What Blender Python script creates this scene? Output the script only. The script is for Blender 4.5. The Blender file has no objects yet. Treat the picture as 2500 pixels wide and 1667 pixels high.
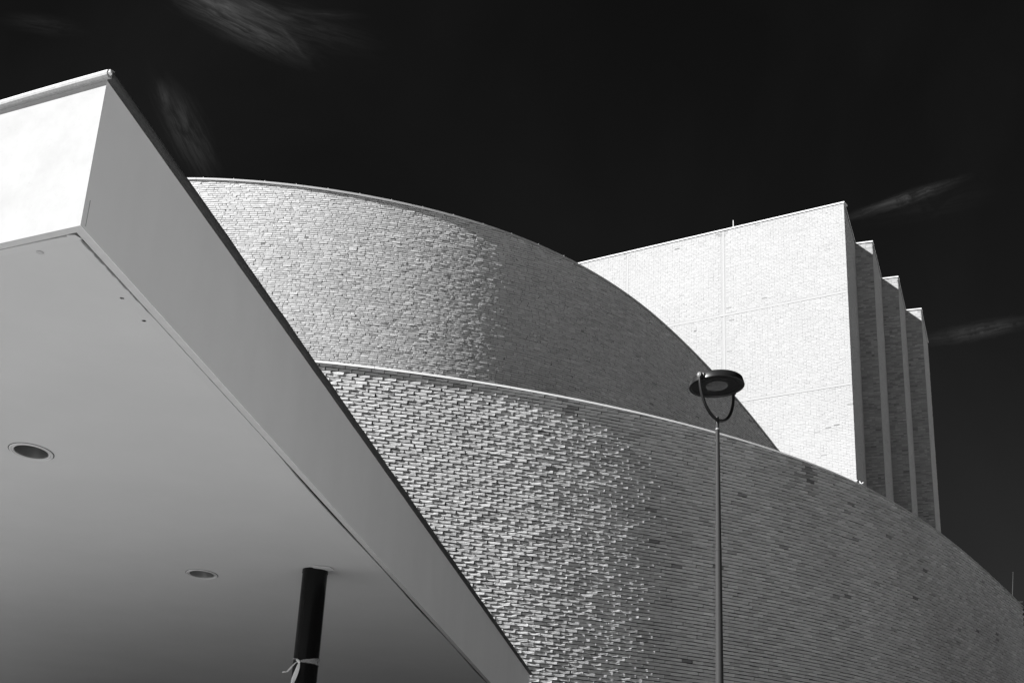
import bpy, math
import numpy as np
from mathutils import Vector, Matrix
from mathutils.geometry import tessellate_polygon

# ------------------------------------------------------------------ camera, sky, sun, exposure
EYE = 1.6
F = 3400.0; CX, CY = 1250.0, 833.5                      # focal length and centre in photograph pixels
Zc = np.array([434., -8333., F]); Zc /= np.linalg.norm(Zc)
Yc = np.array([0, 0, 1.]); Yc = Yc - (Yc @ Zc) * Zc; Yc /= np.linalg.norm(Yc)
Xc = np.cross(Yc, Zc)
M = np.stack([Xc, Yc, Zc])                              # camera axes (right, down, forward) -> world
S = bpy.context.scene
cd = bpy.data.cameras.new('camera'); cam = bpy.data.objects.new('camera', cd); S.collection.objects.link(cam)
r_, u_, b_ = M @ [1, 0, 0], M @ [0, -1, 0], M @ [0, 0, -1]
cam.matrix_world = Matrix(((r_[0], u_[0], b_[0], 0), (r_[1], u_[1], b_[1], 0), (r_[2], u_[2], b_[2], EYE), (0, 0, 0, 1)))
cd.sensor_fit = 'HORIZONTAL'; cd.sensor_width = 36; cd.lens = 36 * F / 2500; cd.clip_end = 3000; cd.clip_start = .05
S.camera = cam

SUN_EL = math.radians(34.0); SUN_TAN = math.radians(23.9)   # light travels along (cos, sin) of SUN_TAN on plan
sd = bpy.data.lights.new('sun', 'SUN'); sd.energy = 4.6; sd.angle = math.radians(.53); sd.color = (1, 1, 1)
sun = bpy.data.objects.new('sun', sd); S.collection.objects.link(sun)
to_sun = Vector((-math.cos(SUN_TAN) * math.cos(SUN_EL), -math.sin(SUN_TAN) * math.cos(SUN_EL), math.sin(SUN_EL)))
sun.rotation_euler = to_sun.to_track_quat('Z', 'Y').to_euler(); sun.location = to_sun * 60

S.view_settings.view_transform = 'Standard'; S.view_settings.look = 'None'
S.view_settings.exposure = 1.17; S.view_settings.gamma = 1; S.view_settings.use_curve_mapping = False

def ray(px, py): return M @ np.array([px - CX, py - CY, F])
def azi(px, py): d = ray(px, py); return math.atan2(d[0], d[1])
def tel(px, py): d = ray(px, py); return d[2] / math.hypot(d[0], d[1])
def at_z(px, py, h): d = ray(px, py); return d * h / d[2]      # heights relative to the eye
def at_r(px, py, r): d = ray(px, py); return d * r / math.hypot(d[0], d[1])

W = bpy.data.worlds.new('World'); S.world = W; W.use_nodes = True
nt = W.node_tree; nt.nodes.clear()
def nd(tree, typ, **kw):
    n = tree.nodes.new(typ)
    for k, v in kw.items(): setattr(n, k, v)
    return n
def mth(tree, op, a, b=None, c=None, clamp=False):
    n = tree.nodes.new('ShaderNodeMath'); n.operation = op; n.use_clamp = clamp
    for i, v in enumerate((a, b, c)):
        if v is None: continue
        if isinstance(v, (int, float)): n.inputs[i].default_value = v
        else: tree.links.new(v, n.inputs[i])
    return n.outputs[0]
sky = nd(nt, 'ShaderNodeTexSky', sky_type='NISHITA'); sky.sun_disc = False
sky.sun_elevation = SUN_EL; sky.sun_rotation = math.atan2(to_sun.x, to_sun.y)
sky.air_density = .8; sky.dust_density = .25; sky.ozone_density = 1.5
sep = nd(nt, 'ShaderNodeSeparateColor'); nt.links.new(sky.outputs[0], sep.inputs[0])
red = sep.outputs[0]                                    # black-and-white film behind a red filter
tc = nd(nt, 'ShaderNodeTexCoord'); gen = tc.outputs['Generated']
def dotn(v):
    n = nd(nt, 'ShaderNodeVectorMath', operation='DOT_PRODUCT'); nt.links.new(gen, n.inputs[0]); n.inputs[1].default_value = tuple(v); return n.outputs['Value']
def cirrus(px, py, dx, dy, hl, hw, amp, seed, sx=3., sy=12., lo=.38, bend=0.):
    c = ray(px, py); c /= np.linalg.norm(c)
    a = ray(px + dx, py + dy); a /= np.linalg.norm(a); a = a - (a @ c) * c; a /= np.linalg.norm(a); b = np.cross(c, a)
    u = mth(nt, 'MULTIPLY', dotn(a), F / hl); v0 = mth(nt, 'MULTIPLY', dotn(b), F / hw)
    v = mth(nt, 'ADD', v0, mth(nt, 'MULTIPLY', mth(nt, 'MULTIPLY', u, u), bend))
    cb = nd(nt, 'ShaderNodeCombineXYZ'); nt.links.new(mth(nt, 'MULTIPLY', u, hl / 100. * sx / 3), cb.inputs[0]); nt.links.new(mth(nt, 'MULTIPLY', v, hw / 100. * sy / 3), cb.inputs[1]); cb.inputs[2].default_value = seed
    no = nd(nt, 'ShaderNodeTexNoise'); no.inputs['Scale'].default_value = 1.0; no.inputs['Detail'].default_value = 9; no.inputs['Roughness'].default_value = .62; no.inputs['Distortion'].default_value = .5
    nt.links.new(cb.outputs[0], no.inputs['Vector'])
    d = mth(nt, 'SQRT', mth(nt, 'ADD', mth(nt, 'MULTIPLY', u, u), mth(nt, 'MULTIPLY', v, v)))
    dw = mth(nt, 'ADD', d, mth(nt, 'MULTIPLY', mth(nt, 'SUBTRACT', no.outputs[0], .5), 1.2))
    mr = nd(nt, 'ShaderNodeMapRange', interpolation_type='SMOOTHSTEP'); nt.links.new(dw, mr.inputs[0]); mr.inputs[1].default_value = 1.05; mr.inputs[2].default_value = 0; mr.inputs[3].default_value = 0; mr.inputs[4].default_value = 1
    m2 = nd(nt, 'ShaderNodeMapRange'); nt.links.new(no.outputs[0], m2.inputs[0]); m2.inputs[1].default_value = lo; m2.inputs[2].default_value = .78; m2.inputs[3].default_value = .12
    fr = mth(nt, 'GREATER_THAN', dotn(c), .3)
    cf = nd(nt, 'ShaderNodeCombineXYZ'); nt.links.new(mth(nt, 'MULTIPLY', u, hl / 100. * .55), cf.inputs[0]); nt.links.new(mth(nt, 'ADD', mth(nt, 'MULTIPLY', v, hw / 100. * 9.), mth(nt, 'MULTIPLY', no.outputs[0], 2.2)), cf.inputs[1]); cf.inputs[2].default_value = seed + 40
    nf = nd(nt, 'ShaderNodeTexNoise'); nf.inputs['Scale'].default_value = 1.0; nf.inputs['Detail'].default_value = 8; nf.inputs['Roughness'].default_value = .6; nt.links.new(cf.outputs[0], nf.inputs['Vector'])
    ridge = mth(nt, 'SUBTRACT', 1.0, mth(nt, 'MULTIPLY', mth(nt, 'ABSOLUTE', mth(nt, 'SUBTRACT', nf.outputs[0], .5)), 4.5), clamp=True)
    fib = mth(nt, 'ADD', mth(nt, 'MULTIPLY', mth(nt, 'POWER', ridge, 2.2), .95), .38)
    return mth(nt, 'MULTIPLY', mth(nt, 'MULTIPLY', mth(nt, 'MULTIPLY', mth(nt, 'MULTIPLY', mr.outputs[0], m2.outputs[0]), fib), fr), amp)
cl = [cirrus(580, 52, 1, .52, 225, 58, 1.15, 3.1, 3, 12), cirrus(520, 0, 1, .45, 130, 36, 1.0, 8.2), cirrus(640, 20, 1, .5, 120, 20, .8, 21.2), cirrus(700, 50, 1, .3, 260, 60, .3, 25.7), cirrus(705, 95, .8, 1, 75, 11, .45, 5.5), cirrus(790, 35, 1, .05, 120, 16, .22, 2.2),
      cirrus(455, 320, .5, 1, 165, 60, .62, 7.7, 2.5, 9), cirrus(400, 235, .25, 1, 48, 16, .55, 12.4),
      cirrus(2205, 487, 1, -.34, 165, 19, 1.35, 4.4, 7, 5), cirrus(2260, 505, 1, -.2, 190, 45, .10, 14.4, 5, 5), cirrus(2385, 808, 1, -.20, 160, 26, .75, 9.9, 7, 5), cirrus(100, 60, 1, .15, 110, 30, .22, 6.1)]
tot = cl[0]
for c_ in cl[1:]: tot = mth(nt, 'ADD', tot, c_)
# thin veils everywhere, so the sky goes on outside the frame
vn = nd(nt, 'ShaderNodeTexNoise'); nt.links.new(gen, vn.inputs['Vector']); vn.inputs['Scale'].default_value = 2.3; vn.inputs['Detail'].default_value = 6; vn.inputs['Distortion'].default_value = .4
veil = nd(nt, 'ShaderNodeMapRange'); nt.links.new(vn.outputs[0], veil.inputs[0]); veil.inputs[1].default_value = .5; veil.inputs[2].default_value = .9; veil.inputs[4].default_value = .12
SKY_GAIN = .037
base = mth(nt, 'MULTIPLY', mth(nt, 'POWER', red, 1.32), SKY_GAIN)
allsky = mth(nt, 'ADD', base, mth(nt, 'MULTIPLY', mth(nt, 'ADD', tot, veil.outputs[0]), .34))
bg = nd(nt, 'ShaderNodeBackground'); nt.links.new(allsky, bg.inputs[0]); bg.inputs[1].default_value = .1
wo = nd(nt, 'ShaderNodeOutputWorld'); nt.links.new(bg.outputs[0], wo.inputs[0])

# ------------------------------------------------------------------ materials (all neutral: the photograph is black and white)
def mat(name, val, rough=.6, metal=0., spec=.5, mottle=0., mscale=3., bump=0., bscale=60., bdist=.01, attr=False, streak=0., dirt=None):
    m = bpy.data.materials.new(name); m.use_nodes = True; t = m.node_tree; p = t.nodes['Principled BSDF']
    p.inputs['Roughness'].default_value = rough; p.inputs['Metallic'].default_value = metal; p.inputs['Specular IOR Level'].default_value = spec
    geo = nd(t, 'ShaderNodeTexCoord'); pos = geo.outputs['Object']
    if attr:
        pos = nd(t, 'ShaderNodeNewGeometry').outputs['Position']
        a = nd(t, 'ShaderNodeAttribute'); a.attribute_name = 'shade'; v = mth(t, 'MULTIPLY', a.outputs['Fac'], val)
    else:
        vn_ = nd(t, 'ShaderNodeValue'); vn_.outputs[0].default_value = val; v = vn_.outputs[0]
    if mottle:
        n = nd(t, 'ShaderNodeTexNoise'); t.links.new(pos, n.inputs['Vector']); n.inputs['Scale'].default_value = mscale; n.inputs['Detail'].default_value = 8; n.inputs['Roughness'].default_value = .65
        k = mth(t, 'ADD', mth(t, 'MULTIPLY', mth(t, 'SUBTRACT', n.outputs[0], .5), mottle * 2), 1.0); v = mth(t, 'MULTIPLY', v, k)
    if streak:
        mp = nd(t, 'ShaderNodeMapping'); t.links.new(pos, mp.inputs[0]); mp.inputs['Scale'].default_value = (2.2, 2.2, .25)
        n = nd(t, 'ShaderNodeTexNoise'); t.links.new(mp.outputs[0], n.inputs['Vector']); n.inputs['Scale'].default_value = 1.3; n.inputs['Detail'].default_value = 7
        k = mth(t, 'ADD', mth(t, 'MULTIPLY', mth(t, 'SUBTRACT', n.outputs[0], .5), streak * 2), 1.0); v = mth(t, 'MULTIPLY', v, k)
    if dirt:
        n = nd(t, 'ShaderNodeTexNoise'); t.links.new(pos, n.inputs['Vector']); n.inputs['Scale'].default_value = dirt[0]; n.inputs['Detail'].default_value = 10; n.inputs['Roughness'].default_value = .75
        mr = nd(t, 'ShaderNodeMapRange'); t.links.new(n.outputs[0], mr.inputs[0]); mr.inputs[1].default_value = dirt[1]; mr.inputs[2].default_value = dirt[1] + .08; mr.inputs[3].default_value = 1; mr.inputs[4].default_value = dirt[2]
        v = mth(t, 'MULTIPLY', v, mr.outputs[0])
    cc = nd(t, 'ShaderNodeCombineColor')
    for i in range(3): t.links.new(v, cc.inputs[i])
    t.links.new(cc.outputs[0], p.inputs['Base Color'])
    if bump:
        n = nd(t, 'ShaderNodeTexNoise'); t.links.new(pos, n.inputs['Vector']); n.inputs['Scale'].default_value = bscale; n.inputs['Detail'].default_value = 6; n.inputs['Roughness'].default_value = .6
        b = nd(t, 'ShaderNodeBump'); b.inputs['Strength'].default_value = bump; b.inputs['Distance'].default_value = bdist; t.links.new(n.outputs[0], b.inputs['Height']); t.links.new(b.outputs[0], p.inputs['Normal'])
    return m
MT = dict(
    brick=mat('pale_brick', .57, .9, spec=.2, mottle=.16, mscale=38, bump=.6, bscale=75, bdist=.008, attr=True),
    brick_low=mat('pale_sawtooth_brick', .68, .9, spec=.2, mottle=.18, mscale=45, bump=.6, bscale=90, bdist=.008, attr=True),
    brick_tower=mat('tower_brick', .39, .9, spec=.2, mottle=.06, mscale=30, bump=.3, bscale=60, bdist=.006, attr=True),
    mortar=mat('mortar', .11, .95, spec=.1, mottle=.2, mscale=20, bump=.5, bscale=90, bdist=.006),
    mortar_dark=mat('dark_mortar', .045, .95, spec=.1, mottle=.2, mscale=20, bump=.5, bscale=90, bdist=.006),
    mortar_light=mat('tower_mortar', .33, .95, spec=.1, mottle=.15, mscale=20, bump=.4, bscale=90, bdist=.006),
    band=mat('joint_mortar', .37, .9, spec=.1, mottle=.08, mscale=6),
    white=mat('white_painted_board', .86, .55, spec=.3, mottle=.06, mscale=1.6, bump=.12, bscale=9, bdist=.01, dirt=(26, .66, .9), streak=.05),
    white_sunlit=mat('mottled_sunlit_board', .355, .8, spec=.1, mottle=.20, mscale=4.5, bump=.15, bscale=9, bdist=.01, dirt=(48, .60, .86)),  # white board darkened in colour to offset direct sun; mottling is weathering
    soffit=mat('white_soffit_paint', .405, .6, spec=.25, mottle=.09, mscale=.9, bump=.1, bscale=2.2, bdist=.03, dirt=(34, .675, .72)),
    lip=mat('filler_strip', .40, .7, spec=.2, mottle=.14, mscale=14, bump=.3, bscale=35, bdist=.004),
    cavity=mat('dark_cavity', .02, .9),
    zinc=mat('weathered_zinc', .34, .55, metal=.25, spec=.4, mottle=.45, mscale=55, bump=.25, bscale=80, bdist=.003),
    zinc_dark=mat('dark_zinc', .05, .6, spec=.2, mottle=.5, mscale=30, bump=.25, bscale=50, bdist=.003, dirt=(9, .70, 3.5)),
    alu=mat('aluminium_coping', .66, .5, metal=0., spec=.5, mottle=.06, mscale=5),
    alu_grey=mat('grey_aluminium_coping', .42, .5, mottle=.12, mscale=4),
    alu_dark=mat('underside_profile', .1, .6, metal=.2),
    black=mat('black_gloss_paint', .005, .16, spec=.14, mottle=.3, mscale=4, bump=.03, bscale=5, bdist=.01),
    lamp=mat('black_lamp_paint', .014, .36, spec=.5, mottle=.2, mscale=12),
    pole=mat('dark_grey_pole_paint', .042, .6, spec=.15, mottle=.12, mscale=20, bump=.1, bscale=70, bdist=.002),
    steel=mat('bright_steel', .6, .3, metal=.9),
    reflector=mat('satin_reflector', .42, .30, metal=.95, mottle=.25, mscale=14),
    rim=mat('white_rim', .43, .5),
    glass=mat('lamp_glass', .16, .12, spec=.8, mottle=.8, mscale=11),
    tape=mat('plastic_tape', .66, .4, spec=.5, mottle=.2, mscale=40, bump=.4, bscale=60, bdist=.004),
    tape_film=mat('thin_tape_film', .5, .5, spec=.3, mottle=.15, mscale=60, bump=.2, bscale=60, bdist=.004),
    roof=mat('roof_bitumen', .045, .95, mottle=.3, mscale=8),
    absorber=mat('dark_absorber', .04, .9, mottle=.2, mscale=2, bump=.3, bscale=60, bdist=.005),
    ground=mat('pale_paving', .54, .9, spec=.2, mottle=.12, mscale=.6, bump=.2, bscale=8, bdist=.01),
)

MT['tape_film'].node_tree.nodes['Principled BSDF'].inputs['Alpha'].default_value = .38

# ------------------------------------------------------------------ helpers
Z3 = (0, 0, EYE)
def tag(o, label=None, cat=None, group=None, kind=None):
    if label: o['label'] = label
    if cat: o['category'] = cat
    if group: o['group'] = group
    if kind: o['kind'] = kind
    return o
def empty(name, loc, label=None, cat=None):
    o = bpy.data.objects.new(name, None); o.location = loc; o.empty_display_size = .2; S.collection.objects.link(o)
    return tag(o, label, cat)
def link(name, me, m, parent=None, loc=(0, 0, 0)):
    if m and not me.materials: me.materials.append(m)
    o = bpy.data.objects.new(name, me); S.collection.objects.link(o)
    if parent is not None:
        o.parent = parent
        pl = world_loc(parent)
        o.location = Vector(loc) - pl
    else: o.location = loc
    return o
def world_loc(o):
    v = Vector(o.location)
    while o.parent is not None: o = o.parent; v = v + Vector(o.location)
    return v
def mesh(name, V, Fc, smooth=False):
    me = bpy.data.meshes.new(name); me.from_pydata([tuple(map(float, v)) for v in V], [], [tuple(map(int, f)) for f in Fc]); me.update()
    if smooth: me.polygons.foreach_set('use_smooth', [True] * len(me.polygons)); me.set_sharp_from_angle(angle=math.radians(40))
    return me
def obj(name, V, Fc, m, parent=None, smooth=False, origin=None):
    V = np.array(V, float); org = V.mean(0) if origin is None else np.array(origin, float)
    return link(name, mesh(name, V - org, Fc, smooth), m, parent, org)
def quads_np(name, V, Q, shade=None):
    me = bpy.data.meshes.new(name); me.vertices.add(len(V)); me.vertices.foreach_set('co', np.ascontiguousarray(V, dtype=np.float32).ravel())
    me.loops.add(Q.size); me.loops.foreach_set('vertex_index', np.ascontiguousarray(Q, dtype=np.int32).ravel())
    me.polygons.add(len(Q)); me.polygons.foreach_set('loop_start', np.arange(0, Q.size, 4, dtype=np.int32)); me.polygons.foreach_set('loop_total', np.full(len(Q), 4, dtype=np.int32))
    if shade is not None:
        a = me.attributes.new('shade', 'FLOAT', 'FACE'); a.data.foreach_set('value', np.ascontiguousarray(shade, dtype=np.float32))
    me.attributes.new('sharp_face', 'BOOLEAN', 'FACE').data.foreach_set('value', np.ones(len(Q), dtype=bool))
    me.update(); me.validate()
    return me
def box_between(P, Q, w, h, up=(0, 0, 1)):
    P, Q, up = np.array(P, float), np.array(Q, float), np.array(up, float)
    d = (Q - P) / np.linalg.norm(Q - P); s = np.cross(d, up); s /= np.linalg.norm(s); u = np.cross(s, d)
    V = [e + s * w * a + u * h * b for e in (P, Q) for a, b in ((-.5, -.5), (.5, -.5), (.5, .5), (-.5, .5))]
    return V, [(0, 1, 2, 3), (7, 6, 5, 4), (0, 4, 5, 1), (1, 5, 6, 2), (2, 6, 7, 3), (3, 7, 4, 0)]
def prism(poly, z0, z1):
    n = len(poly); V = [(x, y, z0) for x, y in poly] + [(x, y, z1) for x, y in poly]
    Fc = [tuple(range(n)), tuple(range(2 * n - 1, n - 1, -1))] + [(i, (i + 1) % n, n + (i + 1) % n, n + i) for i in range(n)]
    return V, Fc
def lathe(prof, n=48, mtx=None):
    V = []; Fc = []
    for r, z in prof:
        for k in range(n): a = 2 * math.pi * k / n; V.append((r * math.cos(a), r * math.sin(a), z))
    for i in range(len(prof) - 1):
        for k in range(n): k2 = (k + 1) % n; Fc.append((i * n + k, i * n + k2, (i + 1) * n + k2, (i + 1) * n + k))
    V = np.array(V)
    if mtx is not None: V = np.array([tuple(mtx @ Vector(v)) for v in V])
    return V, Fc
def tube(path, rad, n=12, flat=1.0):
    path = [np.array(p, float) for p in path]; V = []; Fc = []
    if np.isscalar(rad): rad = [rad] * len(path)
    ref = None
    for i, p in enumerate(path):
        t = path[min(i + 1, len(path) - 1)] - path[max(i - 1, 0)]; t /= np.linalg.norm(t)
        if ref is None: ref = np.cross(t, [.3, .2, .93]); ref /= np.linalg.norm(ref)
        ref = ref - (ref @ t) * t; ref /= np.linalg.norm(ref); b = np.cross(t, ref)
        for k in range(n): a = 2 * math.pi * k / n; V.append(p + rad[i] * (math.cos(a) * ref + flat * math.sin(a) * b))
    for i in range(len(path) - 1):
        for k in range(n): k2 = (k + 1) % n; Fc.append((i * n + k, i * n + k2, (i + 1) * n + k2, (i + 1) * n + k))
    Fc += [tuple(range(n - 1, -1, -1)), tuple(range((len(path) - 1) * n, len(path) * n))]
    return V, Fc
rng = np.random.default_rng(7)

# ------------------------------------------------------------------ curved walls: plan from the direction of the brick courses
class Curve:
    def __init__(self, tab, r0, lo, hi, edge):
        ph = np.radians([t[0] for t in tab]); th = np.radians([t[1] for t in tab])
        g = np.radians(np.linspace(lo, hi, 4001)); f = np.interp(g, ph, th)
        k = np.ones(161) / 161; fp = np.pad(f, 80, mode='edge'); f = np.convolve(fp, k, 'valid')
        i0 = np.argmin(abs(g)); sl = np.tan(f + g); c = np.r_[0, np.cumsum((sl[1:] + sl[:-1]) / 2 * np.diff(g))]; c -= c[i0]
        r = r0 * np.exp(c); self.g = g; self.r = r; self.x = r * np.sin(g); self.y = r * np.cos(g)
        self.s = np.r_[0, np.cumsum(np.hypot(np.diff(self.x), np.diff(self.y)))]; self.th = f
        es, ez = [], []
        for p in edge:
            a = azi(*p); R = np.interp(a, g, r); es.append(np.interp(a, g, self.s)); ez.append(R * tel(*p))
        self.pf = np.polyfit(es, ez, 3); self.e0, self.e1 = min(es), max(es)
    def at(self, s): return np.interp(s, self.s, self.x), np.interp(s, self.s, self.y), np.interp(s, self.s, self.th)
    def top(self, s):
        sc = np.clip(s, self.e0, self.e1); z = np.polyval(self.pf, sc)
        return z + (s - sc) * np.polyval(np.polyder(self.pf), sc) * .6
low_edge = [(772.9,884.2),(953,905),(1101.8,928.9),(1244.6,952.7),(1400,976.5),(1535.5,1007.6),(1744.2,1060),(1824.6,1085),(1901.3,1107.3),(2000,1143),(2091.5,1178.5),(2170,1216.4),(2289.3,1300.6),(2327.6,1333.8),(2378.6,1377.8),(2429.6,1421.2),(2495.9,1479.2)]
up_edge = [(468.4,440.5),(575.4,441.9),(715.7,455.2),(820.9,469.3),(926.1,488.5),(1013.8,509.6),(1100,534.1),(1380,632.7),(1409,645.4),(1489,694.5),(1561.8,745.4),(1634.5,803.5),(1689,858),(1729,905.3),(1800.9,987.1),(1894.9,1095.5)]
LOW = Curve([(-40,-32),(-22,-6),(-9,9.5),(-7.2,11),(.28,17.5),(5.4,23),(10.1,29.5),(11.5,32.5),(13.2,37),(16.4,47),(18.7,53.5),(21,56)], 22.3, -40, 20.82, low_edge)
UPP = Curve([(-30,-36),(-20,-20),(-15,-12),(-11.98,-4),(-3.68,14.8),(-.25,25.2),(3.8,40.6),(6.72,52),(10.1,56.3),(12,57)], 34.6, -30, 12.2, up_edge)

def project(P):
    c = P @ M; return CX + F * c[:, 0] / c[:, 2], CY + F * c[:, 1] / c[:, 2]
canopy_edge = lambda x: 171 + 1.43 * (x - 270)          # outer edge of the canopy in the photograph, used only to pick which bricks are single objects

def brick_boxes(cx, cy, cz, th, L, H, base, skew, gu, gv, jit, dent, ztop=None, back=-.03, skew_v=None):
    """rows of rough bricks. (cx,cy,cz) centre on the wall line, th tangent angle, gu/gv grid fractions. returns V (n,k,3), Q (m,4)"""
    n = len(cx); nu, nv = len(gu), len(gv)
    U, Vv = np.meshgrid(gu, gv, indexing='ij'); U = U.ravel(); Vv = Vv.ravel(); k = nu * nv
    edge_u = (U == 0) | (U == 1); edge_v = (Vv == 0) | (Vv == 1)
    u = (U[None] - .5) * L[:, None]; w = (Vv[None] - .5) * H[:, None]
    ju = rng.normal(0, 1, (n, k)) * jit; jw = rng.normal(0, 1, (n, k)) * jit * .8
    u = u + np.clip(ju, -2.2 * jit, 2.2 * jit); w = w + np.clip(jw, -2.2 * jit, 2.2 * jit)
    out = base[:, None] + skew[:, None] * U[None] + rng.normal(0, 1, (n, k)) * dent
    if skew_v is not None: out = out + skew_v[:, None] * (Vv[None] - .5)
    out = out - (edge_u | edge_v)[None] * (dent * 1.2) - (edge_u & edge_v)[None] * dent * 1.5
    front = np.stack([u, w, out], -1)
    ring = [i * nv for i in range(nu)] + [(nu - 1) * nv + j for j in range(1, nv)] + [i * nv + nv - 1 for i in range(nu - 2, -1, -1)] + [j for j in range(nv - 2, 0, -1)]
    bk = front[:, ring].copy(); bk[:, :, 2] = back
    L_ = np.concatenate([front, bk], 1)
    tx, ty = np.cos(th), np.sin(th); nx, ny = np.sin(th), -np.cos(th)
    X = cx[:, None] + L_[..., 0] * tx[:, None] + L_[..., 2] * nx[:, None]
    Y = cy[:, None] + L_[..., 0] * ty[:, None] + L_[..., 2] * ny[:, None]
    Zz = cz[:, None] + L_[..., 1]
    if ztop is not None: Zz = np.minimum(Zz, ztop[:, None] + L_[..., 0] * 0)
    V = np.stack([X, Y, Zz], -1)
    Q = []
    for i in range(nu - 1):
        for j in range(nv - 1): Q.append((i * nv + j, (i + 1) * nv + j, (i + 1) * nv + j + 1, i * nv + j + 1))
    m = len(ring)
    for a in range(m):
        b = (a + 1) % m; Q.append((ring[a], k + a, k + b, ring[b]))
    return V, np.array(Q)

def emit_bricks(parent, V, Q, shade, single, mat_):
    """single: indices of bricks that become objects of their own; the rest are one 'stuff' part"""
    n, k, _ = V.shape; V = V + np.array([0, 0, EYE]); mask = np.ones(n, bool); mask[single] = False
    pl = np.array(world_loc(parent))
    R = V[mask]; ns = len(R); q = (Q[None] + (np.arange(ns) * k)[:, None, None]).reshape(-1, 4)
    me = quads_np('brickwork', (R - pl).reshape(-1, 3), q, np.repeat(shade[mask], len(Q))); me.materials.append(mat_)
    o = bpy.data.objects.new('brickwork', me); S.collection.objects.link(o); o.parent = parent; tag(o, kind='stuff')
    for i in single:
        c = V[i].mean(0); me = quads_np('brick', V[i] - c, Q, np.full(len(Q), shade[i])); me.materials.append(mat_)
        o = bpy.data.objects.new('brick', me); o.location = c - pl; S.collection.objects.link(o); o.parent = parent

def pick(V, nf, tests, count=300):
    """the bricks of largest projected front area among those in the picture"""
    n = len(V); P = V[:, :nf].reshape(-1, 3); x, y = project(P); x = x.reshape(n, nf); y = y.reshape(n, nf)
    area = (x.max(1) - x.min(1)) * (y.max(1) - y.min(1)); mx, my = x.mean(1), y.mean(1)
    ok = (x.min(1) > 4) & (x.max(1) < 2496) & (y.min(1) > 4) & (y.max(1) < 1663) & tests(mx, my)
    idx = np.where(ok)[0]; return idx[np.argsort(-area[idx])[:count]]
def shades(n, sd=.13, dark=.03, su=None, sz=None, patch=.0):
    s = np.clip(rng.normal(1, sd, n), .6, 1.3); d = rng.random(n) < dark; s[d] *= rng.uniform(.4, .8, d.sum())
    if su is not None:                                  # weathering in soft patches, a little streaky
        w = np.zeros(n)
        for k in range(26):
            a, f = rng.uniform(0, 2 * math.pi), rng.uniform(.25, 2.6); w += math.cos(a * 0) * np.sin(su * f * math.cos(a) * 1.6 + sz * f * math.sin(a) + rng.uniform(0, 6.28)) / (f + .4) ** .5
        s *= 1 + patch * np.clip(w / w.std(), -2.2, 2.2)
    return s

def strip_wall(name, C, off, z0, parent, m, top_off=-.005, step=.25, s0=None, s1=None):
    ss = np.arange(C.s[0] if s0 is None else s0, (C.s[-1] if s1 is None else s1) + 1e-6, step)
    x, y, th = C.at(ss); nx, ny = np.sin(th), -np.cos(th); zt = C.top(ss) + top_off
    V = []; n = len(ss)
    for z in (np.full(n, z0), zt): V += list(zip(x + nx * off, y + ny * off, z + EYE))
    for z in (np.full(n, z0), zt): V += list(zip(x - nx * .3, y - ny * .3, z + EYE))
    Fc = []
    for i in range(n - 1):
        Fc += [(i, i + 1, n + i + 1, n + i), (2 * n + i + 1, 2 * n + i, 3 * n + i, 3 * n + i + 1), (n + i, n + i + 1, 3 * n + i + 1, 3 * n + i)]
    Fc += [(n - 1, 3 * n - 1, 4 * n - 1, 2 * n - 1), (2 * n, 0, n, 3 * n)]
    return obj(name, V, Fc, m, parent)
def coping_segments(C, parent, cuts, out, h, drop, m, depth=.32, joint=.004, lean=0.):
    for a, b in zip(cuts[:-1], cuts[1:]):
        ss = np.linspace(a + joint, b - joint, max(3, int((b - a) / .25))); x, y, th = C.at(ss); nx, ny = np.sin(th), -np.cos(th); zt = C.top(ss) + EYE
        prof = [(-depth, 0), (out, 0), (out, -drop), (out + .004, -drop), (out + .004 - lean, h - .006), (out - lean - .002, h), (-depth, h + .004)]
        V = []; k = len(prof)
        for i in range(len(ss)):
            for o_, z_ in prof: V.append((x[i] + nx[i] * o_, y[i] + ny[i] * o_, zt[i] + z_))
        Fc = [tuple(range(k)), tuple(range(len(V) - 1, len(V) - k - 1, -1))]
        for i in range(len(ss) - 1):
            for j in range(k): j2 = (j + 1) % k; Fc.append((i * k + j, i * k + j2, (i + 1) * k + j2, (i + 1) * k + j))
        obj('coping', V, Fc, m, parent)

COURSE = .0607
# ---- lower wall: stretchers, each turned so that its right end stands proud
low = empty('curved_building', (0, 22.3, 0), 'lower curved brick building of projecting turned bricks in front of the taller curved hall', 'building')
strip_wall('backing_wall', LOW, -.010, -EYE, low, MT['mortar_dark'])
xs = []; s_lo = np.interp(math.radians(-11.5), LOW.g, LOW.s); s_hi = LOW.s[-1]
PL = .2165
rows = np.arange(1.6, 8.6, COURSE)
for ri, z in enumerate(rows):
    ss = np.arange(s_lo + (ri % 2) * PL / 2, s_hi - PL / 2, PL); ss = ss + rng.normal(0, .004, len(ss)) + rng.normal(0, .012)
    zt = LOW.top(ss); keep = zt - z > -.012; ss = ss[keep]; xs.append(np.stack([ss, np.full(len(ss), z + COURSE / 2)], 1))
A = np.concatenate(xs); x, y, th = LOW.at(A[:, 0]); n = len(A)
L = np.full(n, .2055) + rng.normal(0, .0025, n); H = np.full(n, .0468) + rng.normal(0, .0016, n)
skew = np.clip(rng.normal(.0165, .0028, n), .009, .025); base = np.clip(rng.normal(.004, .0020, n), 0, .01)
Vb, Qb = brick_boxes(x, y, A[:, 1] + rng.normal(0, .0012, n), th, L, H, base, skew, np.array([0, .06, .55, .95, 1]), np.array([0, .16, .84, 1]), .0018, .0019, ztop=LOW.top(A[:, 0]) - .004)
sh = shades(n, .085, .008, A[:, 0], A[:, 1], .05)
px_, py_ = project(np.stack([x, y, A[:, 1]], 1))
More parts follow.
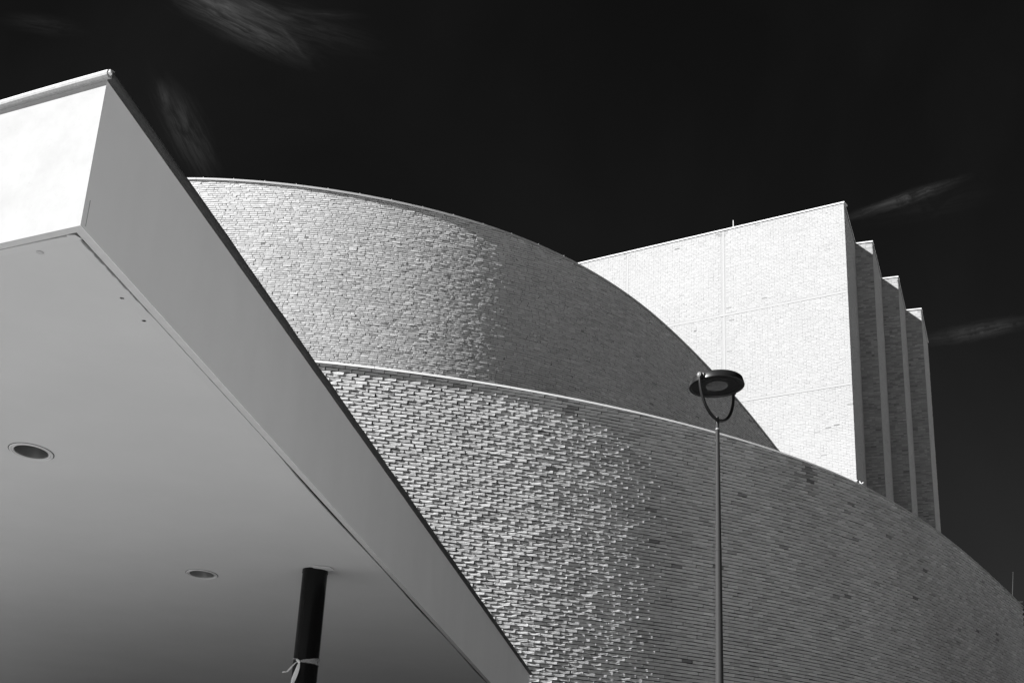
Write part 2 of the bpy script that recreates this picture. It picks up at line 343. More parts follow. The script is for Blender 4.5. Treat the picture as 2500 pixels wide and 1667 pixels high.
def stain(sh, cx, cy, rx, ry, f):
    d = ((px_ - cx) / rx) ** 2 + ((py_ - cy) / ry) ** 2; m_ = d < rng.uniform(.3, 1.3, n); sh[m_] *= f
for c_ in [(1975, 1150, 12, 30, .55), (1980, 1185, 8, 30, .75), (1375, 962, 26, 14, .5), (1395, 1010, 12, 20, .6), (1560, 1130, 30, 12, .85), (1320, 1155, 20, 14, .7)]: stain(sh, *c_)
sing = pick(Vb, 20, lambda mx, my: (my < canopy_edge(mx) - 14) & ~((abs(mx - 1752) < 26)))
emit_bricks(low, Vb, Qb, sh, sing, MT['brick_low'])
cut_px = [(640, 880), (914, 899), (1245, 952), (1535.5, 1007), (1770, 1068), (1976, 1133), (2126, 1194), (2260, 1278), (2380, 1378), (2470, 1456)]
cuts = [LOW.s[0]] + [float(np.interp(azi(*p), LOW.g, LOW.s)) for p in cut_px] + [LOW.s[-1] + .0]
coping_segments(LOW, low, cuts, .045, .040, .004, MT['alu'], lean=.020)

# ---- upper wall: wild bond of stretchers and headers
upp = empty('curved_hall', (0, 34.6, 0), 'smooth curved brick hall rising behind the lower wall of projecting bricks', 'building')
strip_wall('backing_wall', UPP, 0, 6.0, upp, MT['mortar'])
s_lo = np.interp(math.radians(-17), UPP.g, UPP.s); s_hi = UPP.s[-1]; xs = []
rows = np.arange(9.4, 18.8, COURSE)
for ri, z in enumerate(rows):
    kinds = rng.random(400) < .66; ln = np.where(kinds, .2115, .1015) + .009; e = s_lo - .1 + rng.random() * .2 + np.r_[0, np.cumsum(ln)]
    c = (e[1:] + e[:-1]) / 2; c = c[(c < s_hi)]; lw = ln[:len(c)] - .009
    kp = (UPP.top(c) - z > -.01) & (c > s_lo - .1); xs.append(np.stack([c[kp], np.full(kp.sum(), z + COURSE / 2), lw[kp]], 1))
A = np.concatenate(xs); x, y, th = UPP.at(A[:, 0]); n = len(A)
skew = rng.normal(0, .0040, n) * A[:, 2] / .16
Vb, Qb = brick_boxes(x, y, A[:, 1] + rng.normal(0, .0015, n), th, A[:, 2] + rng.normal(0, .003, n), np.full(n, .0472) + rng.normal(0, .0025, n), np.clip(rng.normal(.009, .0022, n), .005, .015) + np.maximum(0, -skew), skew, np.array([0, .5, 1]), np.array([0, 1]), .0022, .0016, ztop=UPP.top(A[:, 0]) - .004, skew_v=rng.normal(0, .003, n))
sh = shades(n, .055, .004, A[:, 0], A[:, 1], .03)
low_top = lambda x_: np.interp(x_, [p[0] for p in low_edge], [p[1] - 14 for p in low_edge])
sing = pick(Vb, 6, lambda mx, my: (my < canopy_edge(mx) - 10) & (my < low_top(mx)))
emit_bricks(upp, Vb, Qb, sh, sing, MT['brick'])
c0 = float(np.interp(azi(480, 440), UPP.g, UPP.s)); cuts = [UPP.s[0], c0 - 2.5] + [c0 + k * 2.97 for k in range(0, 30) if c0 + k * 2.97 < UPP.s[-1] - 1] + [UPP.s[-1]]
coping_segments(UPP, upp, cuts, .05, .054, .004, MT['alu_grey'])
for k in range(-2, 30):                                  # fixing clips standing on the coping
    s = c0 + .2 + k * .86
    if s > UPP.s[-1] - .5: break
    x, y, th_ = UPP.at(s); z = float(UPP.top(s)) + EYE + .058; nx, ny = math.sin(th_), -math.cos(th_)
    V, Fc = box_between((x + nx * .045, y + ny * .045, z + .008), (x + nx * .02, y + ny * .02, z + .010), .022, .014)
    obj('coping_clip', V, Fc, MT['alu'], upp)
# roofs that close the volumes
def roof_between(C, zoff, pts, parent, name='roof'):
    ss = np.linspace(C.s[0], C.s[-1], 60); x, y, th_ = C.at(ss); nx, ny = np.sin(th_), -np.cos(th_); zt = C.top(ss) + EYE + zoff
    V = [(x[i] - nx[i] * .3, y[i] - ny[i] * .3, zt[i]) for i in range(60)] + [pts(i / 59, zt[i]) for i in range(60)]
    return obj(name, V, [(i, i + 1, 61 + i, 60 + i) for i in range(59)], MT['roof'], parent)
ux, uy, _ = UPP.at(np.linspace(UPP.s[0], UPP.s[-1], 60))
roof_between(LOW, -.25, lambda t, z: (float(np.interp(t, np.linspace(0, 1, 60), ux)), float(np.interp(t, np.linspace(0, 1, 60), uy)) - .01, z), low)
roof_between(UPP, -.3, lambda t, z: (-22 + 24 * t, 52 - 1 * t, z), upp)
# thin mast on the far end of the lower roof and a small bracket beside it
m0 = at_r(2471.8, 1462, 35.5); m1 = at_r(2473.6, 1395, 35.5)
V, Fc = tube([m0 + Z3, m1 + Z3], [.012, .008], 8); obj('lightning_rod', V, Fc, MT['zinc_dark'], low)
b0 = at_r(2486, 1469, 35.8); b1 = at_r(2497, 1468.6, 35.8); V, Fc = tube([b0 + Z3, b1 + Z3], .012, 6); obj('roof_rail', V, Fc, MT['zinc_dark'], low)
# bent strap ends showing over the coping in front of the tower
q = [at_r(*p, 26.9) + Z3 for p in ((2099, 1174), (2101, 1179), (2104, 1180.5), (2108, 1177))]; V, Fc = tube(q, .011, 6); obj('strap', V, Fc, MT['alu'], low)
q = [at_r(2090.5, 1174.2, 26.75) + Z3, at_r(2093, 1171.6, 26.75) + Z3]; V, Fc = tube(q, .014, 6); obj('strap', V, Fc, MT['alu'], low)

# ---- tower with stepped side
HT = 26.289
C0 = at_z(2059.5, 496, HT)[:2]; dW = np.array([math.cos(math.radians(-34.3)), math.sin(math.radians(-34.3))])
dS = np.array([math.cos(math.radians(69.4)), math.sin(math.radians(69.4))]); dF = np.array([math.cos(math.radians(-24)), math.sin(math.radians(-24))])
tow = empty('stage_tower', (C0[0], C0[1], 0), 'pale brick tower with a sunlit face and a side stepping back in ribs', 'building')
faces = []; P = C0 - dW * 17.5; faces.append((P, C0, 'w'))
plan = [tuple(P), tuple(C0)]; cur = C0
for k in range(3):
    nxt = cur + dS * 3.757; faces.append((cur, nxt, 's')); cur = nxt; plan.append(tuple(cur))
    nxt = cur + dF * .695; faces.append((cur, nxt, 'f')); cur = nxt; plan.append(tuple(cur))
nxt = cur + dS * 4.2; faces.append((cur, nxt, 's')); plan.append(tuple(nxt)); plan.append(tuple(nxt - dW * 21))
V, Fc = prism(plan[::1], 0, HT + EYE - .01); obj('core', V, Fc, MT['mortar_light'], tow, origin=(C0[0], C0[1], 10))
tz = HT - COURSE * np.arange(1, 300)
def tower_top(p): return HT
band_z = []
for p in ((1940, 736), (1960, 954.5)):
    # height of the level bands on the broad face
    d = ray(*p); nW = np.array([dW[1], -dW[0]]); t = (C0 @ nW) / (d[:2] @ nW); band_z.append(d[2] * t)
band_z.append(2 * band_z[1] - band_z[0])
def face_u(p):      # distance along the broad face from its right corner
    d = ray(*p); nW = np.array([dW[1], -dW[0]]); t = (C0 @ nW) / (d[:2] @ nW); return float((d[:2] * t - C0) @ dW)
vb = [face_u((1767.5, 740)), face_u((1532.5, 665))]
tri = []
rows = HT - .02 - COURSE * np.arange(1, 275)
allb = []
for fi, (a, b, kd) in enumerate(faces):
    Lf = float(np.hypot(*(b - a))); t = (b - a) / Lf; ang = math.atan2(t[1], t[0])
    outs = 1
    for ri, z in enumerate(rows):
        if any(abs(z + COURSE / 2 - bz) < COURSE * .8 for bz in band_z) and kd != 's': continue
        # stepped quoins: every second course runs through to the corner
        kinds = rng.random(220) < .7; ln = np.where(kinds, .210, .100) + .0105
        e = np.r_[0, np.cumsum(ln)] ; 
        if kd == 'w': e = Lf + .008 - (0 if ri % 2 else .11) - e[::-1]; e = e[(e > 0)]; 
        else: e = e[e < Lf + .11] - .004; e[-1] = Lf - .004
        if kd == 'w' and not ri % 2: e = np.r_[e, Lf + .008]
        if len(e) < 2: continue
        c = (e[1:] + e[:-1]) / 2; w_ = np.diff(e) - .0105; kp = w_ > .03
        if kd == 'w':
            for v0 in vb: kp &= (abs(c - (Lf + v0)) > w_ / 2 + .038)
        for cc, ww in zip(c[kp], w_[kp]): allb.append((a[0] + t[0] * cc, a[1] + t[1] * cc, z + COURSE / 2, ang, ww, fi))
A = np.array(allb); n = len(A)
Vb, Qb = brick_boxes(A[:, 0], A[:, 1], A[:, 2] + rng.normal(0, .0012, n), A[:, 3], A[:, 4] + rng.normal(0, .002, n), np.full(n, .0498) + rng.normal(0, .002, n), np.clip(rng.normal(.007, .0016, n), .003, .012), rng.normal(0, .0015, n), np.array([0, 1]), np.array([0, 1]), .0016, .0008, ztop=np.full(n, HT - .005))
sh = shades(n, .025, .002, A[:, 0], A[:, 2], .015); fk = np.array([faces[int(i)][2] == 'f' for i in A[:, 5]]); sh[fk] *= np.clip(rng.normal(1, .17, fk.sum()), .5, 1.6)
up_top = lambda x_: np.interp(x_, [p[0] for p in up_edge], [p[1] - 14 for p in up_edge])
vis = lambda mx, my: (my < up_top(mx)) & (my < low_top(mx)) & (A[:, 5] == 0) & ~((abs(mx - 1752) < 75) & (my > 890))
sing = pick(Vb, 4, vis)
emit_bricks(tow, Vb, Qb, sh, sing, MT['brick_tower'])
nW = np.array([dW[1], -dW[0]])
for bz in band_z:                                       # level joints, a hair proud of the brick backing
    for fi, (a, b, kd) in enumerate(faces):
        if kd == 's': continue
        t = (b - a) / np.hypot(*(b - a)); nn = np.array([t[1], -t[0]]) if kd == 'w' else np.array([t[1], -t[0]])
        p0 = a + nn * -.02; p1 = b + nn * -.02 - t * (.0 if kd == 'w' else .0)
        V, Fc = box_between((p0[0], p0[1], bz + EYE), (p1[0], p1[1], bz + EYE), .056, .088); obj('joint_band', V, Fc, MT['band'], tow)
        V, Fc = box_between((p0[0], p0[1], bz + EYE - .05), (p1[0] - t[0] * .1, p1[1] - t[1] * .1, bz + EYE - .05), .058, .007); obj('joint_seal', V, Fc, MT['alu_dark'], tow) if kd == 'w' else None
for v0 in vb:
    c = C0 + dW * v0 + nW * -.022
    V, Fc = box_between((c[0], c[1], HT + EYE - .03), (c[0], c[1], EYE + 9), .072, .056, up=(nW[0], nW[1], 0)); obj('joint_band', V, Fc, MT['band'], tow)
def cap(a, b, e0, e1, parent):
    t = (b - a) / np.hypot(*(b - a)); nn = np.array([t[1], -t[0]]); p0 = a - t * e0 + nn * -.14; p1 = b + t * e1 + nn * -.14
    V, Fc = box_between((p0[0], p0[1], HT + EYE + .026), (p1[0], p1[1], HT + EYE + .026), .36, .052); obj('coping', V, Fc, MT['alu'], parent)
    p0 = p0 + nn * .150 ; p1 = p1 + nn * .150
    V, Fc = box_between((p0[0], p0[1], HT + EYE - .008), (p1[0], p1[1], HT + EYE - .008), .03, .014); obj('coping_gap', V, Fc, MT['alu_dark'], parent)
for i, (a, b, kd) in enumerate(faces): cap(a, b, -.3 if kd == 's' else (0 if kd == 'w' else .02), .04 if kd != 's' else -.05, tow)
V, Fc = prism(plan, HT + EYE - .3, HT + EYE - .012); obj('roof', V, Fc, MT['roof'], tow)
q0 = at_z(1788, 557, HT); q0 = np.array([*(C0 + dW * face_u((1788, 560)) - nW * .1), HT]); q1 = q0 + np.array([0, 0, .43])
V, Fc = tube([q0 + Z3, q1 + Z3], [.019, .016], 10); obj('lightning_rod', V, Fc, MT['alu'], tow)

# ------------------------------------------------------------------ entrance canopy
HS = 2.7; HTOP = 3.45
cor = at_z(196, 551, HS)[:2]
dR = np.array([math.cos(math.radians(81.6)), math.sin(math.radians(81.6))]); dL = -np.array([math.cos(math.radians(-28.2)), math.sin(math.radians(-28.2))])
Rend = cor + dR * 17.0; Lend = cor + dL * 15.0; Bk = np.array([-15.0, 19.5])
can = empty('entrance_canopy', (cor[0] - 2, cor[1] + 4, 0), 'white flat-roofed canopy on a black column in front of the brick walls', 'canopy')
nR = np.array([dR[1], -dR[0]]); nL = np.array([dL[1], -dL[0]]) * -1      # outward normals
if nL @ (np.array([0, 0]) - cor) < 0: nL = -nL
zS, zT = HS + EYE, HTOP + EYE
def inset(a, da, b, db, na, nb, d):                     # corner point moved inwards by d from both edges
    A_ = np.array([na, nb]); return cor + np.linalg.solve(A_, [-d, -d])
poly = [cor, Rend, Bk, Lend]
ins = lambda d: inset(0, 0, 0, 0, nR, nL, d)
def face_board(name, a, b, nn, z0, z1, th_, m, mitre=None):
    i = nn * th_; V = [(a[0], a[1], z0), (b[0], b[1], z0), (b[0], b[1], z1), (a[0], a[1], z1)]; V += [(x - i[0], y - i[1], z) for x, y, z in V]
    if mitre is not None: V[4] = (mitre[0], mitre[1], z0); V[7] = (mitre[0], mitre[1], z1)
    return obj(name, V, [(0, 1, 2, 3), (7, 6, 5, 4), (0, 4, 5, 1), (1, 5, 6, 2), (2, 6, 7, 3), (3, 7, 4, 0)], m, can)
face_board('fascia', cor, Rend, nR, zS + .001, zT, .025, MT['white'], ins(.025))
face_board('fascia', cor, Lend, nL, zS + .001, zT, .025, MT['white_sunlit'], ins(.025))
face_board('fascia', Rend, Bk, np.array([0, 1.]), zS + .001, zT, .025, MT['white'])
face_board('fascia', Lend, Bk, np.array([-1., 0]), zS + .001, zT, .025, MT['white'])
V, Fc = prism([tuple(p) for p in (ins(.03), Rend - nR * .03, Bk, Lend - nL * .03)], zT - .05, zT + .002); obj('roof', V, Fc, MT['roof'], can)
V, Fc = prism([tuple(p) for p in (ins(.03), Rend - nR * .03, Bk, Lend - nL * .03)], zS + .10, zS + .14); obj('ceiling_void', V, Fc, MT['cavity'], can)
# edge lip under both fascias
LIP = .046
def lip(a_out, a_in, b_out, b_in):
    a_out, b_out = a_out + (a_in - a_out) * .05, b_out + (b_in - b_out) * .05
    V = [(*a_out, zS), (*b_out, zS), (*b_in, zS), (*a_in, zS)]; V += [(x, y, z + .02) for x, y, z in V]
    obj('edge_lip', V, [(3, 2, 1, 0), (4, 5, 6, 7), (0, 1, 5, 4), (1, 2, 6, 5), (2, 3, 7, 6), (3, 0, 4, 7)], MT['lip'], can)
lip(cor, ins(LIP), Rend, Rend - nR * LIP)
lip(cor, ins(LIP), Lend, Lend - nL * LIP)
# fascia flanges seen as a fine line beside the lit corner
V, Fc = box_between((*(cor + dR * .047 + nR * .0005), zS + .02), (*(cor + dR * .047 + nR * .0005), zS + .15), .0035, .003, up=(nR[0], nR[1], 0)); obj('corner_bead', V, Fc, MT['lip'], can)
# soffit panel with a ragged gap along the lip
def gapR(t):
    g_ = .0012 + .0008 * math.sin(t * 37) * math.sin(t * 11)
    if t < .95: g_ = .0085 * (1 - t / .95) ** .6 + .002 + .0016 * math.sin(t * 43) + .0013 * math.sin(t * 91)
    if t > 3.0: g_ = .0012 + min(.017, (t - 3.0) * .022) * (.75 + .25 * math.sin(t * 1.7)) + .0004 * math.sin(t * 31)
    return max(.0010, g_ * 1.5)
def gapL(t):
    g_ = .0008
    if t < .9: g_ = .019 * math.exp(-t / .16) + .0016 * abs(math.sin(t * 60)) + .004 * math.exp(-((t - .10) / .02) ** 2) + .001
    return g_
def edge_pts(fn, d, nn, base_d, tmax, n_, cpt):
    out = []
    for i in range(n_):
        t = tmax * (i / (n_ - 1)) ** 2.2; out.append((t, cpt + d * t - nn * (fn(t + .05) + 0)))
    return out
c_in = ins(LIP)
gR = [p for t, p in edge_pts(gapR, dR, nR, 0, 16.9, 220, c_in)]; gL = [p for t, p in edge_pts(gapL, dL, nL, 0, 14.8, 160, c_in)]
c_g = cor + np.linalg.solve(np.array([nR, nL]), [-(LIP + gapR(.02)), -(LIP + gapL(.02))])
outer = [c_g] + [p for p in gR if (p - c_g) @ dR > .02] + [np.array(Bk) + [.1, -.1]] + [p for p in gL[::-1] if (p - c_g) @ dL > .02]
DL = [(76.5, 1102, .143), (493, 1400.6, .143)]
dlc = [at_z(x, y, HS)[:2] for x, y, r in DL]
HO = [(298, 728, .0115), (351.5, 783, .0125), (97.5, 615.5, .0), (339, 755, .003)]
OV = 1.38
holes = [[c + np.array([math.cos(a), math.sin(a) * OV]) * .108 for a in np.linspace(0, 2 * math.pi, 40, endpoint=False)] for c in dlc]
hc = [at_z(x, y, HS)[:2] for x, y, r in HO if r]; hr = [r for x, y, r in HO if r]
holes += [[c + np.array([math.cos(a), math.sin(a)]) * r for a in np.linspace(0, 2 * math.pi, 18, endpoint=False)] for c, r in zip(hc, hr)]
loops = [[Vector((p[0], p[1], 0)) for p in outer]] + [[Vector((p[0], p[1], 0)) for p in h] for h in holes]
tris = tessellate_polygon(loops); flat = [p for l_ in loops for p in l_]
V = [(p.x, p.y, zS - .0005) for p in flat]; nF = len(V); V += [(p.x, p.y, zS + .012) for p in flat]
Fc = [tuple(t_) for t_ in tris]; o_ = 0
for l_ in loops:
    m_ = len(l_)
    for i in range(m_): Fc.append((o_ + i, o_ + (i + 1) % m_, nF + o_ + (i + 1) % m_, nF + o_ + i))
    o_ += m_
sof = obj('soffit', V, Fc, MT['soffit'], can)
# jointing strip on the soffit beside the gap
def strip(name, cp, d, nn, fn, t0, t1, w, z, m):
    ts = np.linspace(t0, t1, 90); V = []; Fc = []
    for t in ts:
        p = cp + d * t - nn * (fn(t + .05) + .0005); q_ = cp + d * t - nn * (w + .003 * math.sin(t * 9) + .002 * math.sin(t * 23)); V += [(p[0], p[1], z), (q_[0], q_[1], z), (p[0], p[1], z + .0028), (q_[0], q_[1], z + .0028)]
    for i in range(len(ts) - 1): a_ = 4 * i; Fc += [(a_, a_ + 1, a_ + 5, a_ + 4), (a_ + 1, a_ + 3, a_ + 7, a_ + 5), (a_ + 2, a_, a_ + 4, a_ + 6)]
    Fc += [(0, 2, 3, 1), (4 * len(ts) - 4, 4 * len(ts) - 3, 4 * len(ts) - 1, 4 * len(ts) - 2)]
    obj(name, V, Fc, m, can)
strip('jointing_strip', c_in, dR, nR, gapR, .02, 3.2, .055, zS - .0030, MT['soffit'])
strip('jointing_strip', c_in, dL, nL, gapL, .02, 4, .055, zS - .0033, MT['soffit'])
# roof edge trim: rounded zinc profile
def trim(a, b, nn, da, sgn, e0, m):
    prof = [(-.008, .0), (.026, -.004), (.036, .004), (.040, .016), (.036, .030), (.022, .040), (-.008, .044)]
    p0, p1 = a - da * e0, b; V = []; N_ = 60
    for i in range(N_):
        t = i / (N_ - 1); c = p0 + (p1 - p0) * t; wob = .0012 * math.sin(t * 83) + .0012 * math.sin(t * 191)
        for o_, z_ in prof: V.append((c[0] + nn[0] * (o_ + (wob if o_ > 0 else 0)), c[1] + nn[1] * (o_ + (wob if o_ > 0 else 0)), zT + z_ + wob * .5))
    k = len(prof); Fc = [tuple(range(k)), tuple(range(len(V) - 1, len(V) - k - 1, -1))]
    for i in range(N_ - 1):
        for j in range(k): j2 = (j + 1) % k; Fc.append((i * k + j, i * k + j2, (i + 1) * k + j2, (i + 1) * k + j))
    obj('roof_trim', V, Fc, m, can)
trim(cor, Rend, nR, dR, 1, .012, MT['zinc_dark']); trim(cor, Lend, nL, dL, 1, .030, MT['zinc'])  # one zinc trim; the shaded right edge's darkness is put into its colour
V, Fc = tube([(*(cor + nL * .03 + nR * .03), zT + .03), (*(cor + nL * .036 + nR * .036), zT + .012)], .011, 8); obj('solder_blob', V, Fc, MT['alu'], can)
# downlights
for (x_, y_, r_o), c in zip(DL, dlc):
    zc = zS - .0005
    V, Fc = lathe([(.113, .004), (.113, -.004), (.118, -.006), (.122, -.004), (.1225, -.0015), (.126, -.0015), (.127, -.006), (.137, -.007), (.140, -.003), (.140, .0)], 64)
    V = V * [1, OV, 1]
    rm = obj('downlight', V + np.array([c[0], c[1], zc]), Fc, MT['rim'], can, smooth=True, origin=(c[0], c[1], zc))
    V, Fc = lathe([(.108, -.003), (.107, .03), (.100, .14), (.03, .15), (.001, .15)], 48); obj('reflector', V * [1, OV, 1] + np.array([c[0], c[1], zc]), Fc, MT['reflector'], rm, smooth=True, origin=(c[0], c[1], zc + .05))
for c in dlc:
    V, Fc = lathe([(.139, -.0012), (.1445, -.0018), (.146, -.0008)], 64); obj('shadow_ring', V * [1, OV, 1] + np.array([c[0], c[1], zS - .0005]), Fc, MT['cavity'], can)  # flat dark ring, the shade round the rim put into its colour
for c, r in zip(hc, hr):
    V, Fc = lathe([(r, .0), (r, .05), (.0005, .05)], 18); obj('screw_hole', V + np.array([c[0], c[1], zS]), Fc, MT['cavity'], can)
c = at_z(97.5, 615.5, HS)[:2]
V, Fc = lathe([(.0165, .0), (.0165, -.003), (.012, -.005), (.006, -.004), (.0005, -.004)], 24); obj('sensor', V + np.array([c[0], c[1], zS - .001]), Fc, MT['zinc'], can)
# column
cc = at_z(770, 1391, HS)[:2]; RC = .111
V, Fc = lathe([(RC, 0), (RC, zS - .002)], 64); obj('column', V + np.array([cc[0], cc[1], 0]), Fc, MT['black'], can, smooth=True)
V, Fc = lathe([(RC + .001, .0), (RC + .001, -.03), (RC + .003, -.03), (RC + .003, 0)], 64); obj('column_collar', V + np.array([cc[0], cc[1], zS - .002]), Fc, MT['black'], can, smooth=True)
pw = [(.125, -.02), (.175, -.09), (.15, -.17), (.02, -.215), (-.03, -.20), (.0, -.12), (.09, -.075)]
V, Fc = prism([(cc[0] + a, cc[1] + b) for a, b in pw], zS - .010, zS - .0035); obj('packing_plate', V, Fc, MT['lip'], can)

# ------------------------------------------------------------------ barrier tape tied round the column
rc = float(np.hypot(*cc)) - .11
zt_ = lambda px, py: at_r(px, py, rc)[2] + EYE
tp = empty('barrier_tape', (cc[0], cc[1], zt_(745, 1612)), 'pale plastic tape knotted round the black canopy column with two loose ends', 'tape')
kn = at_r(729, 1612.5, rc - .0)
aK = math.atan2(kn[1] - cc[1], kn[0] - cc[0])
view = math.atan2(-cc[1], -cc[0])
angK = view - math.radians(32)                          # knot on the left front of the column
kp = np.array([cc[0] + math.cos(angK) * (RC + .012), cc[1] + math.sin(angK) * (RC + .012), zt_(729, 1612.5)])
N_ = 60; V = []; Fc = []
for i in range(N_):
    t = i / (N_ - 1); a = angK + 2 * math.pi * t
    w = .004 + .030 * min(1, t * 3.2) ** .8 * (1 if t < .55 else max(.06, 1 - (t - .55) * 4)); zc = kp[2] + .012 * min(1, t * 4) + (.022 * max(0, t - .6) / .4 if t > .6 else 0) * (1 - max(0, t - .9) * 10)
    rr = RC + .004 + (.008 * (1 - t * 8) if t < .125 else 0) + (.008 * (t - .9) * 10 if t > .9 else 0)
    for s_ in (-1, -.35, .35, 1): V.append((cc[0] + math.cos(a) * (rr + .0015 * math.sin(t * 60 + s_ * 4)), cc[1] + math.sin(a) * (rr + .0015 * math.sin(t * 60 + s_ * 4)), zc + s_ * w))
for i in range(N_ - 1):
    for j in range(3): Fc.append((4 * i + j, 4 * i + 4 + j, 4 * i + 5 + j, 4 * i + 1 + j))
obj('band', V, Fc, MT['tape_film'], tp)
V, Fc = tube([kp + [-.012, -.004, .010], kp + [0, -.012, 0], kp + [.012, -.004, -.016]], [.009, .013, .008], 8); obj('knot', V, Fc, MT['tape'], tp, smooth=True)
def tail(pts, ws, tw):
    V = []; Fc = []
    for (p, w, a) in zip(pts, ws, tw):
        sdir = np.array([math.cos(a), math.sin(a), .25]); 
        for k in (-1, 0, 1): V.append(p + sdir * w * k + (np.array([0, -.006, 0]) if k == 0 else 0))
    for i in range(len(pts) - 1):
        for j in (0, 1): Fc.append((3 * i + j, 3 * i + 3 + j, 3 * i + 4 + j, 3 * i + 1 + j))
    obj('tape_end', V, Fc, MT['tape'], tp)
def tp_pts(l, rs): return [at_r(x, y, r) + Z3 for (x, y), r in zip(l, rs)]
r0_ = float(np.hypot(*kp[:2]))
tail(tp_pts([(728, 1613), (721, 1617), (712, 1626), (705, 1634), (699, 1640), (693, 1638), (691, 1641)], [r0_, r0_ - .01, r0_ - .03, r0_ - .04, r0_ - .05, r0_ - .05, r0_ - .05]), [.005, .009, .011, .013, .012, .014, .008], [.6] * 7)
tail(tp_pts([(731, 1614), (729, 1622), (726, 1632), (722, 1643), (718, 1653), (714, 1665), (709, 1680), (704, 1696)], [r0_, r0_ - .01, r0_ - .015, r0_ - .02, r0_ - .02, r0_ - .02, r0_ - .02, r0_ - .02]), [.004, .012, .018, .020, .021, .017, .014, .015], [.3, .2, .0, .1, .3, .5, .3, .1])

# ------------------------------------------------------------------ street lamp
RL = 16.4
pb = at_r(1751.5, 1022, RL); px0, py0 = pb[0], pb[1]; zt0 = pb[2] + EYE
lampo = empty('street_lamp', (px0, py0, 0), 'black round street lamp held in a fork on a slim pole', 'lamp post')
z1 = at_r(1752, 1047, RL)[2] + EYE; z2 = at_r(1753, 1343, RL)[2] + EYE
def cyl(name, r0, r1, za, zb, m, parent, n=32):
    V, Fc = lathe([(.0005, za), (r0, za), (r1, zb), (.0005, zb)], n); return obj(name, V + np.array([px0, py0, 0]), Fc, m, parent, smooth=False, origin=(px0, py0, (za + zb) / 2))
def smooth_tube(name, r0, r1, za, zb, m, parent):
    V, Fc = tube([(px0, py0, za), (px0, py0, (za + zb) / 2), (px0, py0, zb)], [r0, (r0 + r1) / 2, r1], 32); o = obj(name, V, Fc, m, parent, smooth=True); return o
smooth_tube('pole_base', .095, .075, 0, .9, MT['pole'], lampo)
smooth_tube('pole', .066, .0375, .9, z2, MT['pole'], lampo)
smooth_tube('pole', .0355, .0245, z2 + .006, z1 - .008, MT['pole'], lampo)
V, Fc = lathe([(.0355, -.008), (.0395, -.006), (.0395, .004), (.034, .008)], 32); obj('joint_ring', V + np.array([px0, py0, z2]), Fc, MT['pole'], lampo, smooth=True)
V, Fc = lathe([(.0245, -.01), (.0265, -.008), (.0265, .003), (.0205, .008)], 32); obj('joint_ring', V + np.array([px0, py0, z1]), Fc, MT['zinc'], lampo, smooth=True)
smooth_tube('spigot', .0205, .0200, z1, zt0 - .01, MT['pole'], lampo)
hd = at_r(1750, 938, RL); hc_ = np.array([px0 + (hd[0] - px0) * 1, py0, hd[2] + EYE - .035])      # centre of the head's lower rim
ax = np.array([.66, .75, 0]); ax /= np.linalg.norm(ax)                       # fork axis: near left to far right
TILT = math.radians(-5.5)
Rm = Matrix.Translation(Vector(hc_)) @ Matrix.Rotation(TILT, 4, Vector(ax))
head_prof = [(.0005, .122), (.16, .118), (.27, .108), (.318, .094), (.330, .082), (.344, .012), (.344, .002), (.338, -.002), (.318, -.002), (.312, .014), (.0005, .018)]
V, Fc = lathe(head_prof, 96, Rm); head = obj('lamp_head', V, Fc, MT['lamp'], lampo, smooth=True)
head.data.set_sharp_from_angle(angle=math.radians(35))
V, Fc = lathe([(.236, .0175), (.237, .008), (.246, .008), (.247, .0175)], 72, Rm); obj('lens_ring', V, Fc, MT['pole'], head, smooth=True)
V, Fc = lathe([(.138, .0175), (.137, .006), (.128, .005), (.08, .0), (.0005, -.002)], 60, Rm); obj('lens', V, Fc, MT['glass'], head, smooth=True)
piv = hc_ + np.array([0, 0, .040]); RY = .385; drop = piv[2] - (zt0 - .012)
path = []
for i in range(41):
    a = math.pi * i / 40; ca, sa = math.cos(a), math.sin(a)
    # a fork a little fuller than a half circle
    path.append(piv + ax * (-RY * ca) * (1 + .02 * sa) + np.array([0, 0, -drop * sa ** .92]))
path = np.array(path); lean = np.array([px0, py0, 0]) - np.array([piv[0], piv[1], 0])
for i in range(41): a = math.pi * i / 40; path[i] += lean * math.sin(a)
V, Fc = tube(path, [.0175 + .003 * math.sin(math.pi * i / 40) for i in range(41)], 14, 1.0); obj('fork', V, Fc, MT['lamp'], lampo, smooth=True)
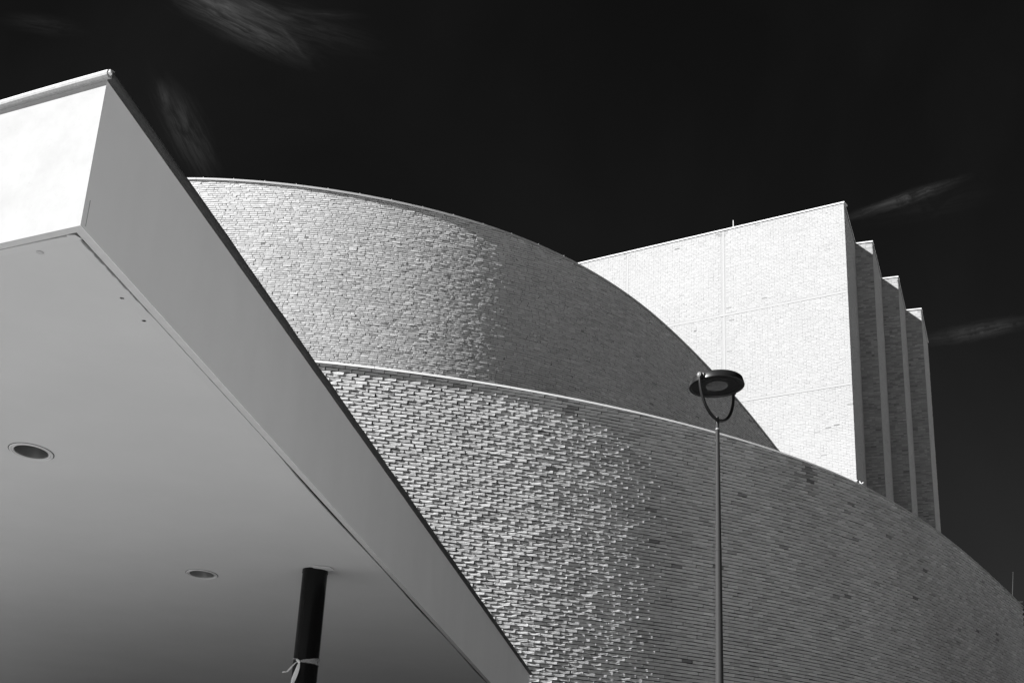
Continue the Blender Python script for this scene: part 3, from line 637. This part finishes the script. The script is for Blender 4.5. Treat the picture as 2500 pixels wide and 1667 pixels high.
V, Fc = tube([(px0, py0, zt0 - .06), (px0, py0, zt0 + .022)], [.024, .019], 20); obj('fork_socket', V, Fc, MT['lamp'], lampo, smooth=True)
for s_ in (-1, 1):
    c = piv + ax * s_ * RY
    V, Fc = tube([c - ax * s_ * .03, c + ax * s_ * .020], .030, 24); h_ = obj('pivot', V, Fc, MT['lamp'], lampo, smooth=False)
    V, Fc = tube([c + ax * s_ * .019, c + ax * s_ * .026], .010, 12); obj('bolt', V, Fc, MT['zinc'], h_)
    V, Fc = box_between(c - ax * s_ * .075, c - ax * s_ * .028, .085, .060); obj('head_lug', V, Fc, MT['lamp'], lampo)

# ------------------------------------------------------------------ ground
V = [(-900, -900, 0), (900, -900, 0), (900, 1200, 0), (-900, 1200, 0)]
tag(obj('ground', V, [(0, 1, 2, 3)], MT['ground'], None, origin=(0, 0, 0)), 'pale paved ground round the buildings', None, None, 'structure')
V = [(15, -90, .004), (90, -90, .004), (90, 18, .004), (30, 44, .004), (13, 36, .004), (8.5, 26, .004)]  # added dark sheet out of view, cuts bounce onto the shaded wall
tag(obj('bounce_blocker', V, [(0, 1, 2, 3, 4, 5)], MT['absorber'], None, origin=(6.5, 0, 0)), 'added unseen dark sheet cutting light bounced onto the shaded curved wall', None, None, 'structure')
blocker = empty('underside_blocker', (-7, 21, 0), 'added unseen dark box under the back of the canopy, darkening its underside', 'building')
V, Fc = prism([(-13.6, 20.7), (-.2, 21.9), (-.2, 24.0), (-13.6, 21.6)], 0, zS + .09); obj('blocker_box', V, Fc, MT['lamp'], blocker)  # added box out of view, keeps light off the rear of the soffit
for k in range(9):
    a_ = np.array([-13.4 + k * 1.46, 20.66 + k * .131, 0]); b_ = a_ + np.array([1.38, .124, 0])
    V = [(*a_[:2], .1), (*b_[:2], .1), (*b_[:2], zS - .15), (*a_[:2], zS - .15)]; V += [(x, y + .02, z) for x, y, z in V]
    obj('blocker_pane', V, [(0, 1, 2, 3), (7, 6, 5, 4), (0, 4, 5, 1), (1, 5, 6, 2), (2, 6, 7, 3), (3, 7, 4, 0)], MT['glass'], blocker)
